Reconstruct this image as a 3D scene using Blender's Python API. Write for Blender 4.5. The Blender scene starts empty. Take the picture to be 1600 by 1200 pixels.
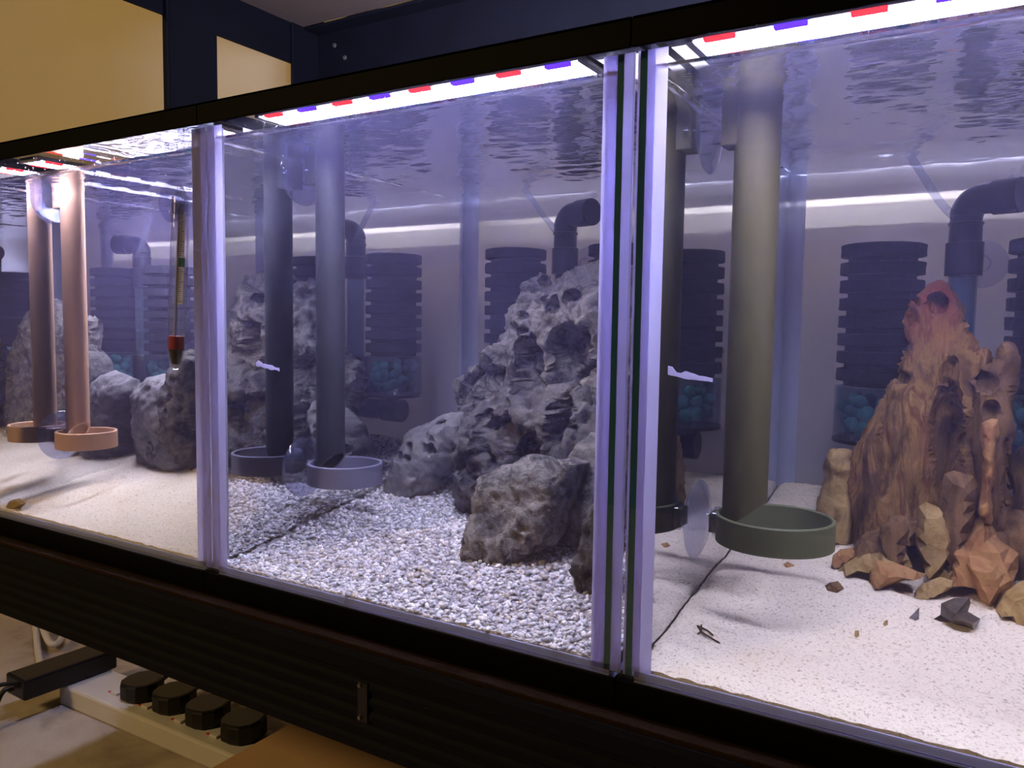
import bpy, math, random
import numpy as np
from mathutils import Vector, Matrix, noise, geometry
random.seed(7)
rng = np.random.default_rng(7)
SC = bpy.context.scene
COL = SC.collection

# ------------------------------------------------------------------ camera
CAM = np.array([0.147496287, -0.345100829, 0.168355598])
YAW, PITCH, ROLL, FPX = 0.544037523, 0.0752073841, 0.0145127647, 1247.91634
cy, sy, cp, sp = math.cos(YAW), math.sin(YAW), math.cos(PITCH), math.sin(PITCH)
FW = np.array([-sy * cp, cy * cp, -sp])
r0 = np.array([cy, sy, 0.0]); u0 = np.cross(r0, FW)
RT = math.cos(ROLL) * r0 + math.sin(ROLL) * u0
UP = -math.sin(ROLL) * r0 + math.cos(ROLL) * u0
cam_d = bpy.data.cameras.new('camera'); cam = bpy.data.objects.new('camera', cam_d); COL.objects.link(cam)
m = Matrix.Identity(4)
for i in range(3):
    m[i][0], m[i][1], m[i][2], m[i][3] = RT[i], UP[i], -FW[i], CAM[i]
cam.matrix_world = m
cam_d.sensor_width = 36.0; cam_d.lens = FPX / 1600 * 36.0; cam_d.clip_start = 0.02
SC.camera = cam

# ------------------------------------------------------------------ world, room light, exposure
W = bpy.data.worlds.new('room_ambient'); SC.world = W; W.use_nodes = True
bg = W.node_tree.nodes['Background']; bg.inputs[0].default_value = (0.42, 0.40, 0.48, 1); bg.inputs[1].default_value = 0.012
lamp_d = bpy.data.lights.new('room_ceiling_lamp', 'AREA'); lamp_d.shape = 'DISK'; lamp_d.size = 0.35
lamp_d.energy = 16.0; lamp_d.color = (1.0, 0.68, 0.26)
lamp = bpy.data.objects.new('room_ceiling_lamp', lamp_d); COL.objects.link(lamp)
lamp.location = (-1.3, -1.5, 1.1)
lamp.rotation_euler = (Vector((-0.9, 0.5, 0.2)) - lamp.location).to_track_quat('-Z', 'Y').to_euler()
LED_STRENGTH = 78.0
HAZE = 0.38
vs = SC.view_settings
vs.view_transform = 'Standard'; vs.look = 'None'; vs.exposure = 0.0; vs.gamma = 1.0; vs.use_curve_mapping = False
cyc = SC.cycles
cyc.max_bounces = 6; cyc.transparent_max_bounces = 22; cyc.glossy_bounces = 4; cyc.diffuse_bounces = 2
cyc.transmission_bounces = 6; cyc.volume_bounces = 0; cyc.use_denoising = True; cyc.use_adaptive_sampling = True; cyc.adaptive_threshold = 0.07; cyc.adaptive_min_samples = 16; cyc.sample_clamp_indirect = 60.0
cyc.caustics_reflective = False; cyc.caustics_refractive = False

# ------------------------------------------------------------------ pixel helpers (1600 x 1200 frame)
def ray(x, y): return FW + RT * (x - 800) / FPX - UP * (y - 600) / FPX
def onX(x, y, X): d = ray(x, y); return CAM + d * (X - CAM[0]) / d[0]
def onY(x, y, Y): d = ray(x, y); return CAM + d * (Y - CAM[1]) / d[1]
def onZ(x, y, Z): d = ray(x, y); return CAM + d * (Z - CAM[2]) / d[2]

# ------------------------------------------------------------------ colours and materials
def lin(c):
    if isinstance(c, str):
        c = [int(c[i:i + 2], 16) / 255 for i in (0, 2, 4)]
        c = [v / 12.92 if v <= .04045 else ((v + .055) / 1.055) ** 2.4 for v in c]
    return (*c[:3], 1.0)
def newmat(name):
    mt = bpy.data.materials.new(name); mt.use_nodes = True
    nt = mt.node_tree; nt.nodes.clear()
    out = nt.nodes.new('ShaderNodeOutputMaterial')
    return mt, nt, out
def N(nt, t, **kw):
    n = nt.nodes.new(t)
    for k, v in kw.items():
        if k in n.inputs: n.inputs[k].default_value = v
        else: setattr(n, k, v)
    return n
def ramp(nt, src, stops, interp='LINEAR'):
    r = nt.nodes.new('ShaderNodeValToRGB'); r.color_ramp.interpolation = interp
    el = r.color_ramp.elements
    while len(el) < len(stops): el.new(0.5)
    for e, (p, c) in zip(el, stops): e.position = p; e.color = c
    nt.links.new(src, r.inputs[0]); return r.outputs[0]
def surf(name, stops, scale=40, detail=6, rough=.6, spec=.4, bump=.0, bscale=200, stretch=(1, 1, 1), dist=.0, metal=0, bdist=.002, ntype='noise', rough_n=.6):
    """principled surface, colour from a noise ramp, fine relief from a second noise"""
    mt, nt, out = newmat(name); L = nt.links.new
    tc = N(nt, 'ShaderNodeTexCoord'); mp = N(nt, 'ShaderNodeMapping'); mp.inputs['Scale'].default_value = stretch
    L(tc.outputs['Object'], mp.inputs['Vector'])
    b = N(nt, 'ShaderNodeBsdfPrincipled', Roughness=rough, Metallic=metal); b.inputs['Specular IOR Level'].default_value = spec
    if len(stops) == 1: b.inputs['Base Color'].default_value = lin(stops[0])
    else:
        nz = N(nt, 'ShaderNodeTexNoise', Scale=scale, Detail=detail, Roughness=rough_n, Distortion=dist)
        L(mp.outputs[0], nz.inputs['Vector'])
        n = len(stops); st = [(.28 + .44 * i / (n - 1), lin(c)) for i, c in enumerate(stops)]
        L(ramp(nt, nz.outputs['Fac'], st), b.inputs['Base Color'])
    if bump > 0:
        bz = N(nt, 'ShaderNodeTexNoise', Scale=bscale, Detail=8, Roughness=.65)
        L(mp.outputs[0], bz.inputs['Vector'])
        bp = N(nt, 'ShaderNodeBump', Strength=bump, Distance=bdist)
        L(bz.outputs['Fac'], bp.inputs['Height']); L(bp.outputs[0], b.inputs['Normal'])
    L(b.outputs[0], out.inputs[0]); return mt
def facing(nt):
    """abs cosine between surface normal and ray"""
    g = N(nt, 'ShaderNodeNewGeometry'); d = N(nt, 'ShaderNodeVectorMath', operation='DOT_PRODUCT')
    nt.links.new(g.outputs['Normal'], d.inputs[0]); nt.links.new(g.outputs['Incoming'], d.inputs[1])
    a = N(nt, 'ShaderNodeMath', operation='ABSOLUTE'); nt.links.new(d.outputs['Value'], a.inputs[0])
    return a.outputs[0], g
def glassy(name, stops, tint=(1, 1, 1), rough=.0, bump=None, front_only=False, gcol=(1, 1, 1), milk=0, milkcol=(.8, .8, 1), dfrac=.5, outside=None):
    """transparent / mirror mix by angle (stops: cosine -> reflectance)"""
    mt, nt, out = newmat(name); L = nt.links.new
    f, g = facing(nt)
    fac = ramp(nt, f, [(p, (v, v, v, 1)) for p, v in stops])
    if front_only:
        inv = N(nt, 'ShaderNodeMath', operation='SUBTRACT'); inv.inputs[0].default_value = 1; L(g.outputs['Backfacing'], inv.inputs[1])
        mu = N(nt, 'ShaderNodeMath', operation='MULTIPLY'); L(fac, mu.inputs[0]); L(inv.outputs[0], mu.inputs[1]); fac = mu.outputs[0]
    if outside:      # weaker reflection on the air side of a water surface
        f2 = ramp(nt, f, [(p, (v, v, v, 1)) for p, v in outside])
        mm = N(nt, 'ShaderNodeMix', data_type='FLOAT'); L(g.outputs['Backfacing'], mm.inputs[0]); L(f2, mm.inputs[2]); L(fac, mm.inputs[3]); fac = mm.outputs[0]
    tr = N(nt, 'ShaderNodeBsdfTransparent'); tr.inputs[0].default_value = (*tint, 1)
    gl = N(nt, 'ShaderNodeBsdfGlossy', Roughness=rough); gl.inputs[0].default_value = (*gcol, 1)
    if bump:
        nodes = None
        tc = N(nt, 'ShaderNodeTexCoord')
        for sc, dist, stf, strg in bump:
            mp = N(nt, 'ShaderNodeMapping'); mp.inputs['Scale'].default_value = stf; L(tc.outputs['Object'], mp.inputs[0])
            nz = N(nt, 'ShaderNodeTexNoise', Scale=sc, Detail=2, Roughness=.5); L(mp.outputs[0], nz.inputs['Vector'])
            bp = N(nt, 'ShaderNodeBump', Strength=strg, Distance=dist); L(nz.outputs['Fac'], bp.inputs['Height'])
            if nodes: L(nodes.outputs[0], bp.inputs['Normal'])
            nodes = bp
        L(nodes.outputs[0], gl.inputs['Normal'])
    base = tr.outputs[0]
    if milk:
        tl = N(nt, 'ShaderNodeBsdfTranslucent'); tl.inputs[0].default_value = (*milkcol, 1)
        df = N(nt, 'ShaderNodeBsdfDiffuse'); df.inputs[0].default_value = (*milkcol, 1)
        m0 = N(nt, 'ShaderNodeMixShader'); m0.inputs[0].default_value = dfrac; L(tl.outputs[0], m0.inputs[1]); L(df.outputs[0], m0.inputs[2])
        m1 = N(nt, 'ShaderNodeMixShader'); m1.inputs[0].default_value = milk; L(base, m1.inputs[1]); L(m0.outputs[0], m1.inputs[2]); base = m1.outputs[0]
    mx = N(nt, 'ShaderNodeMixShader'); L(fac, mx.inputs[0]); L(base, mx.inputs[1]); L(gl.outputs[0], mx.inputs[2])
    L(mx.outputs[0], out.inputs[0]); return mt
def emit(name, col, s):
    mt, nt, out = newmat(name); e = N(nt, 'ShaderNodeEmission', Strength=s); e.inputs[0].default_value = (*col, 1)
    nt.links.new(e.outputs[0], out.inputs[0]); return mt
def island(name, cols, rough=.7, spec=.3, bump=.3, bscale=900):
    """loose stones: one colour for each stone"""
    mt, nt, out = newmat(name); L = nt.links.new
    g = N(nt, 'ShaderNodeNewGeometry'); b = N(nt, 'ShaderNodeBsdfPrincipled', Roughness=rough); b.inputs['Specular IOR Level'].default_value = spec
    n = len(cols)
    L(ramp(nt, g.outputs['Random Per Island'], [(i / n, lin(c)) for i, c in enumerate(cols)], 'CONSTANT'), b.inputs['Base Color'])
    tc = N(nt, 'ShaderNodeTexCoord'); nz = N(nt, 'ShaderNodeTexNoise', Scale=bscale, Detail=3); L(tc.outputs['Object'], nz.inputs['Vector'])
    bp = N(nt, 'ShaderNodeBump', Strength=bump, Distance=.001); L(nz.outputs['Fac'], bp.inputs['Height']); L(bp.outputs[0], b.inputs['Normal'])
    L(b.outputs[0], out.inputs[0]); return mt

def dragon_mat():
    """brown and ochre stone that turns brick red towards its tip"""
    mt, nt, out = newmat('red_brown_rock'); L = nt.links.new
    tc = N(nt, 'ShaderNodeTexCoord'); mp = N(nt, 'ShaderNodeMapping'); mp.inputs['Scale'].default_value = (1.6, 1, .45); L(tc.outputs['Object'], mp.inputs[0])
    nz = N(nt, 'ShaderNodeTexNoise', Scale=30, Detail=10, Roughness=.65, Distortion=1.2); L(mp.outputs[0], nz.inputs['Vector'])
    c1 = ramp(nt, nz.outputs['Fac'], [(.30, lin('2c1f15')), (.42, lin('735433')), (.5, lin('a57e4c')), (.56, lin('754a32')), (.66, lin('bf9a60')), (.75, lin('8c643e'))])
    c2 = ramp(nt, nz.outputs['Fac'], [(.30, lin('572a20')), (.5, lin('a05440')), (.62, lin('803a2c')), (.75, lin('b07a54'))])
    n2 = N(nt, 'ShaderNodeTexNoise', Scale=14, Detail=3); L(tc.outputs['Object'], n2.inputs['Vector'])
    sx_ = N(nt, 'ShaderNodeSeparateXYZ'); L(tc.outputs['Object'], sx_.inputs[0])
    a1 = N(nt, 'ShaderNodeMath', operation='MULTIPLY_ADD'); a1.inputs[1].default_value = 3.2; a1.inputs[2].default_value = -.62; L(sx_.outputs['Z'], a1.inputs[0])
    a2 = N(nt, 'ShaderNodeMath', operation='ADD'); L(a1.outputs[0], a2.inputs[0]); L(n2.outputs['Fac'], a2.inputs[1])
    fr = ramp(nt, a2.outputs[0], [(.28, (0, 0, 0, 1)), (.48, (1, 1, 1, 1))])
    mx = N(nt, 'ShaderNodeMix', data_type='RGBA'); L(fr, mx.inputs[0]); L(c1, mx.inputs[6]); L(c2, mx.inputs[7])
    b = N(nt, 'ShaderNodeBsdfPrincipled', Roughness=.8); b.inputs['Specular IOR Level'].default_value = .2; L(mx.outputs[2], b.inputs['Base Color'])
    bz = N(nt, 'ShaderNodeTexNoise', Scale=110, Detail=9, Roughness=.68); L(mp.outputs[0], bz.inputs['Vector'])
    bp = N(nt, 'ShaderNodeBump', Strength=.9, Distance=.005); L(bz.outputs['Fac'], bp.inputs['Height']); L(bp.outputs[0], b.inputs['Normal'])
    L(b.outputs[0], out.inputs[0]); return mt
M = {}
M['wall'] = surf('wall_plaster', ['d6c9b0', 'dacdb5'], scale=6, rough=.9, spec=.15, bump=.12, bscale=120)
M['floor'] = surf('floor_stone', ['8d7f76', 'aa9d93', 'b9aea4', '958a84'], scale=9, detail=9, rough=.75, bump=.5, bscale=40, dist=.6)
M['trim'] = surf('trim_black_plastic', ['040404', '070606'], scale=30, rough=.6, spec=.05, bump=.06, bscale=600)
M['rack'] = surf('rack_black_steel', ['08080f', '0c0c16'], scale=25, rough=.7, spec=.12, bump=.08, bscale=300)
M['rivet'] = surf('rivet_steel', ['8a8a80'], rough=.35, metal=.8)
M['board'] = surf('chipboard', ['20150f', '2c1d14', '1a110c'], scale=300, rough=.85, spec=.1, bump=.4, bscale=500)
M['upboard'] = surf('upper_board', ['51453f', '574a43'], scale=80, rough=.85, spec=.1, bump=.15, bscale=300)
M['glass'] = glassy('tank_glass', [(0, .9), (.12, .35), (.3, .09), (.6, .03), (1, .02)], tint=(.975, .978, .985), milk=.010, milkcol=(.62, .60, .95))
M['backglass'] = glassy('back_glass_film', [(0, .9), (.12, .35), (.3, .09), (.6, .03), (1, .02)], tint=(.97, .97, .985), milk=.42, milkcol=(.68, .68, .82))
M['sidein'] = glassy('side_glass_inside', [(0, 1), (.9, .95), (.955, .6), (1, .10)], tint=(.95, .97, .97), front_only=True, gcol=(.86, .87, .90))
M['glassbase'] = surf('glass_floor', ['8f97c4'], rough=.4)
M['gedge'] = surf('green_glass_edge', ['24506e', '316478', '1d4060'], scale=14, stretch=(1, 1, .25), rough=.15, spec=.5)
M['silicone'] = glassy('silicone', [(0, .2), (.3, .05), (1, .02)], tint=(.9, .9, 1), rough=.2, milk=.92, milkcol=(.80, .78, 1.0), dfrac=.2)
M['cornersil'] = glassy('corner_silicone', [(0, .2), (.3, .05), (1, .02)], tint=(.85, .88, 1), rough=.2, milk=.55, milkcol=(.72, .76, 1.0))
M['water'] = glassy('water_surface', [(0, 1), (.33, .97), (.45, .55), (.58, .16), (.70, .03), (1, .02)], tint=(.98, .985, 1.0), gcol=(.93, .93, .97), outside=[(0, .8), (.1, .4), (.3, .10), (.6, .03), (1, .02)],
                    bump=[(55, .0030, (1, 1, 1), .20), (170, .0010, (.5, 1.6, 1), .22)])
M['waterside'] = glassy('water_side', [(0, 0), (1, 0)])
for k_ in ('water', 'waterside'):
    nt_ = M[k_].node_tree; vs_ = N(nt_, 'ShaderNodeVolumeScatter', Density=HAZE, Anisotropy=0.0); vs_.inputs['Color'].default_value = (.50, .44, 1.0, 1)
    nt_.links.new(vs_.outputs[0], [n for n in nt_.nodes if n.type == 'OUTPUT_MATERIAL'][0].inputs['Volume'])
M['drop'] = glassy('droplet_water', [(0, .9), (.3, .35), (.7, .08), (1, .04)], tint=(.97, .97, 1))
M['clear'] = glassy('clear_plastic', [(0, .8), (.25, .30), (.6, .07), (1, .04)], tint=(.90, .91, .97), rough=.06, milk=.10, milkcol=(.8, .8, 1))
M['cup'] = glassy('clear_vinyl', [(0, .7), (.25, .30), (.6, .10), (1, .05)], tint=(.86, .87, .96), rough=.10, milk=.035, milkcol=(.72, .74, 1))
M['led_white'] = emit('led_white', (.73, .72, 1.0), LED_STRENGTH)
M['led_white_mid'] = emit('led_white_mid', (.73, .72, 1.0), LED_STRENGTH * 1.25)
M['led_white_strong'] = emit('led_white_strong', (.73, .72, 1.0), LED_STRENGTH * 1.75)
M['added_fill_end'] = emit('added_fill_end', (.70, .73, 1.0), 1100.0)  # same added wall light, for the end of the left tank's bar
M['added_fill'] = emit('added_fill_row', (.70, .73, 1.0), 6500.0)  # emission of the added light that brightens the wall behind the tanks
M['led_blue'] = emit('led_blue', (.04, .01, 1.0), 5.0)
M['led_red'] = emit('led_red', (1.0, .02, .03), 3.0)
M['led_house'] = surf('led_housing', ['8f8d9a'], rough=.35, spec=.5)
M['sand'] = surf('white_sand', ['ab9a84', 'ecdfcb', 'f7ecdb', 'dccdb6'], scale=620, detail=3, rough=.95, spec=.05, bump=.55, bscale=700, bdist=.0012)
M['gravel'] = island('grey_gravel', ['d6d3da', 'c2c0c9', 'e9e6ea', 'aeacb6', 'd0ced8', 'f4f1f6', 'c6c3d0', '9c9aa6', 'dcd8da', 'bdb4b0', 'e4e2ec', 'b4b2be', 'f8f6fa', 'e6e4ea', 'd4d2dc', 'd5ccc4'])
M['gravelbase'] = surf('gravel_bed', ['8f8d96', 'a7a5ae', 'bbb9c0'], scale=420, rough=.9, bump=.7, bscale=500)
M['rock'] = surf('grey_rock', ['39373b', '605d5f', '8e8984', '4a4747', 'b0aaa3'], scale=36, detail=10, rough=.85, spec=.15, bump=.9, bscale=170, bdist=.005, dist=.5)
M['rockdark'] = surf('dark_grey_rock', ['2a292d', '4c4a4d', '726e6b', '343230'], scale=30, detail=10, rough=.85, spec=.15, bump=.9, bscale=170, bdist=.005, dist=.8)
M['rockpale'] = surf('pale_grey_rock', ['5a585c', '747175', '8a8687', '626066'], scale=34, detail=10, rough=.85, spec=.15, bump=.6, bscale=200, bdist=.003, dist=1.2)
M['dragon'] = dragon_mat(); M['dragon_plain'] = surf('red_brown_rock', ['5a4028', '75402c', '876034', '6d3a2c', '94743f', '48321f'], scale=24, detail=9, rough=.8, spec=.2, bump=.6, bscale=130, bdist=.004, stretch=(1.5, 1, .5), dist=1.5)
M['ochre'] = surf('ochre_rock', ['765c38', '9c7f4e', 'b09464', '836842', 'bba576'], scale=40, detail=9, rough=.85, spec=.15, bump=.55, bscale=160, bdist=.003, dist=.8)
M['orange'] = surf('orange_rock', ['825636', 'a2744c', 'b2885a', '885a3d', 'aa714b'], scale=38, detail=9, rough=.85, spec=.15, bump=.5, bscale=160, bdist=.003, dist=.8)
M['brownrock'] = surf('brown_rock', ['463324', '684e33', '806142', '563d2f', '8f714a'], scale=36, detail=9, rough=.8, spec=.2, bump=.6, bscale=150, bdist=.003, stretch=(1.6, 1, .6), dist=.9)
M['blackrock'] = surf('black_glossy_rock', ['201b1c', '3a3230', '6a5c50', '1b181a'], scale=45, detail=6, rough=.35, spec=.6, bump=.4, bscale=120)
M['sponge'] = surf('black_foam', ['0b0a12', '13121c', '07070c'], scale=900, detail=2, rough=.75, spec=.35, bump=1.0, bscale=1300, bdist=.002)
M['black'] = surf('black_plastic', ['0e0d14', '13121a'], scale=30, rough=.42, spec=.4)
M['smoke'] = glassy('smoked_canister', [(0, .6), (.3, .12), (1, .03)], tint=(.72, .80, .84), milk=.04, milkcol=(.10, .16, .3))
M['media'] = surf('teal_stone', ['4a9296', '66aaa8', '559c9c'], scale=90, rough=.8, spec=.2, bump=.5, bscale=300)
M['tube_clear'] = glassy('clear_pipe', [(0, .8), (.3, .25), (.6, .08), (1, .04)], tint=(.62, .70, .82), rough=.05, milk=.10, milkcol=(.6, .75, .8))
M['air'] = glassy('airline', [(0, .8), (.3, .3), (.6, .10), (1, .05)], tint=(.86, .88, .97), rough=.05, milk=.14, milkcol=(.8, .82, 1))
M['tan'] = surf('terracotta_plastic', ['d8ac8c', 'dab090'], scale=20, rough=.55, spec=.25, bump=.15, bscale=900, stretch=(.1, .1, 6))
M['lilac'] = surf('blue_grey_plastic', ['2b2b31', '2e2e34'], scale=20, rough=.55, spec=.25, bump=.15, bscale=900, stretch=(.1, .1, 6))
M['olive'] = surf('olive_plastic', ['534d30', '565033'], scale=20, rough=.55, spec=.25, bump=.15, bscale=900, stretch=(.1, .1, 6))
M['lilac_lit'] = surf('blue_grey_plastic_lit', ['6c6c84', '707088'], scale=20, rough=.55, spec=.25)  # tube's blue-grey plastic again, lightened to paint in the light on the ring
M['olive_lit'] = surf('olive_plastic_lit', ['5f6347', '63674b'], scale=20, rough=.55, spec=.25)  # olive tube plastic with the ring's stronger light put into the colour
M['tipred'] = surf('brown_mouth_shade', ['4a2418'], rough=.6)
M['thermo'] = glassy('thermometer_glass', [(0, .9), (.35, .45), (.6, .12), (1, .04)], tint=(.93, .94, .97), milk=.10, milkcol=(.8, .78, .85))
M['paper'] = glassy('scale_paper', [(0, 0), (1, 0)], milk=1.0, milkcol=(.95, .88, .72), dfrac=.3)
M['ink'] = surf('ink', ['3c3a3a'], rough=.8)
M['green'] = surf('green_mark', ['1f8a35'], rough=.6)
M['red'] = surf('red_band', ['c8323c'], rough=.6)
M['ballast'] = surf('ballast', ['15120f', '2a241c'], scale=600, rough=.6)
M['white'] = surf('white_plastic', ['c9c4c4', 'd2cdcc'], scale=20, rough=.45, spec=.4)
M['card'] = surf('brown_card', ['c8a280', 'cea886'], scale=60, rough=.85, spec=.1)
M['cable'] = surf('black_cable', ['0d0c10'], rough=.5)
M['twig'] = surf('twig', ['4a2f22'], rough=.8)

# ------------------------------------------------------------------ mesh helpers
class MB:
    def __init__(s): s.v = []; s.f = []; s.mi = []
    def add(s, vs_, fs, mi=0):
        o = len(s.v); s.v += [tuple(map(float, v)) for v in vs_]; s.f += [tuple(i + o for i in f) for f in fs]; s.mi += [mi] * len(fs); return s
    def box(s, x0, x1, y0, y1, z0, z1, mi=0, mis=None):
        V = [(x0, y0, z0), (x1, y0, z0), (x1, y1, z0), (x0, y1, z0), (x0, y0, z1), (x1, y0, z1), (x1, y1, z1), (x0, y1, z1)]
        F = [(0, 3, 2, 1), (4, 5, 6, 7), (0, 1, 5, 4), (1, 2, 6, 5), (2, 3, 7, 6), (3, 0, 4, 7)]   # bottom top front right back left
        for i, f in enumerate(F):
            o = len(s.f)
            if i == 0: base = len(s.v); s.v += V
            s.f.append(tuple(k + base for k in f)); s.mi.append(mis[i] if mis else mi)
        return s
    def tube(s, path, r, n=12, cap=True, mi=0, hollow=0):
        path = [Vector(p) for p in path]; rr = r if hasattr(r, '__len__') else [r] * len(path)
        rings = []; ref = None
        for i, p in enumerate(path):
            t = (path[min(i + 1, len(path) - 1)] - path[max(i - 1, 0)]).normalized()
            if ref is None: ref = t.orthogonal().normalized()
            ref = (ref - t * ref.dot(t)).normalized(); b = t.cross(ref)
            rings.append([p + (ref * math.cos(a) + b * math.sin(a)) * rr[i] for a in [2 * math.pi * k / n for k in range(n)]])
        V = [v for rg in rings for v in rg]; F = []
        for i in range(len(rings) - 1):
            for k in range(n): F.append((i * n + k, i * n + (k + 1) % n, (i + 1) * n + (k + 1) % n, (i + 1) * n + k))
        if cap: F.append(tuple(range(n))[::-1]); F.append(tuple((len(rings) - 1) * n + k for k in range(n)))
        return s.add(V, F, mi)
    def lathe(s, prof, c=(0, 0, 0), n=32, axis='z', mi=0, closed=False):
        V = []; F = []
        for r, h in prof:
            for k in range(n):
                a = 2 * math.pi * k / n; x, y = r * math.cos(a), r * math.sin(a)
                q = (x, y, h) if axis == 'z' else ((h, x, y) if axis == 'x' else (y, h, x))
                V.append((q[0] + c[0], q[1] + c[1], q[2] + c[2]))
        m_ = len(prof)
        for i in range(m_ if closed else m_ - 1):
            j = (i + 1) % m_
            for k in range(n): F.append((i * n + k, i * n + (k + 1) % n, j * n + (k + 1) % n, j * n + k))
        if not closed:
            if prof[0][0] > 1e-6: F.append(tuple(range(n))[::-1])
            if prof[-1][0] > 1e-6: F.append(tuple((m_ - 1) * n + k for k in range(n)))
        return s.add(V, F, mi)
    def prism(s, poly, z0, z1, mi=0):
        n = len(poly); V = [(x, y, z0) for x, y in poly] + [(x, y, z1) for x, y in poly]
        F = [tuple(range(n))[::-1], tuple(range(n, 2 * n))] + [(k, (k + 1) % n, (k + 1) % n + n, k + n) for k in range(n)]
        return s.add(V, F, mi)
    def mesh(s, name, smooth=None):
        me = bpy.data.meshes.new(name); me.from_pydata(s.v, [], s.f)
        me.polygons.foreach_set('material_index', s.mi); me.update()
        if smooth is not None:
            me.polygons.foreach_set('use_smooth', [True] * len(me.polygons)); me.set_sharp_from_angle(angle=math.radians(smooth))
        return me
    def build(s, name, mats, parent=None, smooth=None, bevel=0, origin=None):
        if origin is not None:
            s.v = [(v[0] - origin[0], v[1] - origin[1], v[2] - origin[2]) for v in s.v]
        return link(name, s.mesh(name, smooth), mats, parent, origin, bevel)
def link(name, me, mats, parent=None, loc=None, bevel=0):
    if mats is not None:
        for mm in (mats if isinstance(mats, (list, tuple)) else [mats]): me.materials.append(M[mm])
    o = bpy.data.objects.new(name, me); COL.objects.link(o)
    if loc is not None: o.location = loc
    if parent is not None: o.parent = parent
    if bevel:
        b = o.modifiers.new('bevel', 'BEVEL'); b.width = bevel; b.segments = 2; b.limit_method = 'ANGLE'; b.angle_limit = math.radians(40)
    return o
def tag(o, label=None, cat=None, group=None, kind=None):
    if label: o['label'] = label
    if cat: o['category'] = cat
    if group: o['group'] = group
    if kind: o['kind'] = kind
    return o
def empty(name, loc, label, cat, group=None):
    o = bpy.data.objects.new(name, None); COL.objects.link(o); o.location = loc; o.empty_display_size = .02
    return tag(o, label, cat, group)
def bez(pts, n=10):
    """Catmull-Rom through points"""
    P = [Vector(p) for p in pts]; P = [2 * P[0] - P[1]] + P + [2 * P[-1] - P[-2]]; out = []
    for i in range(1, len(P) - 2):
        for k in range(n):
            t = k / n; a, b, c, d = P[i - 1], P[i], P[i + 1], P[i + 2]
            out.append(.5 * ((2 * b) + (c - a) * t + (2 * a - 5 * b + 4 * c - d) * t * t + (3 * b - a - 3 * c + d) * t ** 3))
    out.append(P[-2]); return out

# ------------------------------------------------------------------ dimensions (metres)
TW, TD, TH = 0.30, 0.305, 0.2934      # tank pitch, depth, height of visible glass
GT = 0.006                             # glass thickness
TANKX = (-0.60, -0.30, 0.0)            # left edge of each tank
WL = (0.279, 0.284, 0.284)             # water level
WALLY = 0.53
FLOORZ = -0.314

# ------------------------------------------------------------------ room
tag(MB().box(-2.4, 1.9, WALLY, WALLY + .08, FLOORZ - .05, 1.7).build('wall_back', 'wall'), kind='structure')
tag(MB().box(-2.4, 1.9, -1.6, WALLY, FLOORZ - .05, FLOORZ).build('floor', 'floor'), kind='structure')

# ------------------------------------------------------------------ rack
rack = empty('metal_rack', (-.645, .25, FLOORZ), 'black steel shelving rack holding the aquariums', 'rack')
RO = Vector((-.645, .25, FLOORZ))
def rk(mb, name, mats='rack', bevel=.001, parent=None):
    o = mb.build(name, mats, None, None, bevel); o.parent = parent or rack
    o.matrix_parent_inverse = Matrix.Identity(4)
    me = o.data; off = RO if parent is None else RO
    me.transform(Matrix.Translation(-off)); return o
# shelf front beam with rolled ridges, profile swept along X
prof = [(-.004, -.0185), (-.012, -.0185), (-.013, -.022)]
for k in range(5):
    z = -.030 - k * .0085
    prof += [(-.0130, z), (-.0112, z - .002), (-.0112, z - .0045), (-.0130, z - .0065)]
prof += [(-.013, -.0755), (-.004, -.0755)]
def sweepX(prof, x0, x1):
    n = len(prof); V = [(x0, y, z) for y, z in prof] + [(x1, y, z) for y, z in prof]
    F = [tuple(range(n)), tuple(range(n, 2 * n))[::-1]] + [(k, k + n, (k + 1) % n + n, (k + 1) % n) for k in range(n)]
    return MB().add(V, F)
fb = rk(sweepX(prof, -.70, .62), 'front_beam', bevel=0)
sx = -.149
sl = MB()
sl.box(sx - .0035, sx + .0035, -.0136, -.0128, -.058, -.0350)
o = rk(sl, 'beam_slot', 'black', 0, fb)
for zz in (-.0368, -.0555):
    o = rk(MB().lathe([(0, -.0152), (.0010, -.0150), (.0014, -.0138), (.0014, -.0126)], (sx - .0015, 0, zz), 10, 'y'), 'rivet', 'rivet', 0, fb)
rk(MB().box(-.70, .62, .445, .455, -.0755, -.0185), 'rear_beam_lower')
# end frame left of the aquariums
rk(MB().box(-.648, -.640, .222, .226, -.0755, 1.0).box(-.644, -.640, .226, .288, -.0755, 1.0), 'post')
rk(MB().box(-.690, -.6415, .458, .462, FLOORZ, 1.0).box(-.6455, -.6415, .405, .458, FLOORZ, 1.0), 'post')
sb_ = rk(MB().box(-.6515, -.646, -.02, .47, .499, .557), 'side_beam')
rk(MB().box(-.68, -.646, -.02, .47, .553, .557), 'side_beam_lip')
rb = rk(MB().box(-.646, .62, .450, .455, .452, .548).box(-.646, .62, .425, .455, .5445, .548), 'rear_beam')
rk(MB().box(-.70, .62, -.02, -.015, .499, .557), 'front_beam')
for (px, py) in ((523, 71), (506, 87), (539, 90)):
    q = onX(px, py, -.646) if px < 515 else onY(px, py, .45)
    if px < 515: rk(MB().lathe([(.003, 0), (.0025, .0015), (0, .002)], (q[0], q[1], q[2]), 10, 'x'), 'rivet', 'rivet', 0)
    else: rk(MB().lathe([(0, -.002), (.0025, -.0015), (.003, 0)], (q[0], q[1], q[2]), 10, 'y'), 'rivet', 'rivet', 0)
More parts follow.
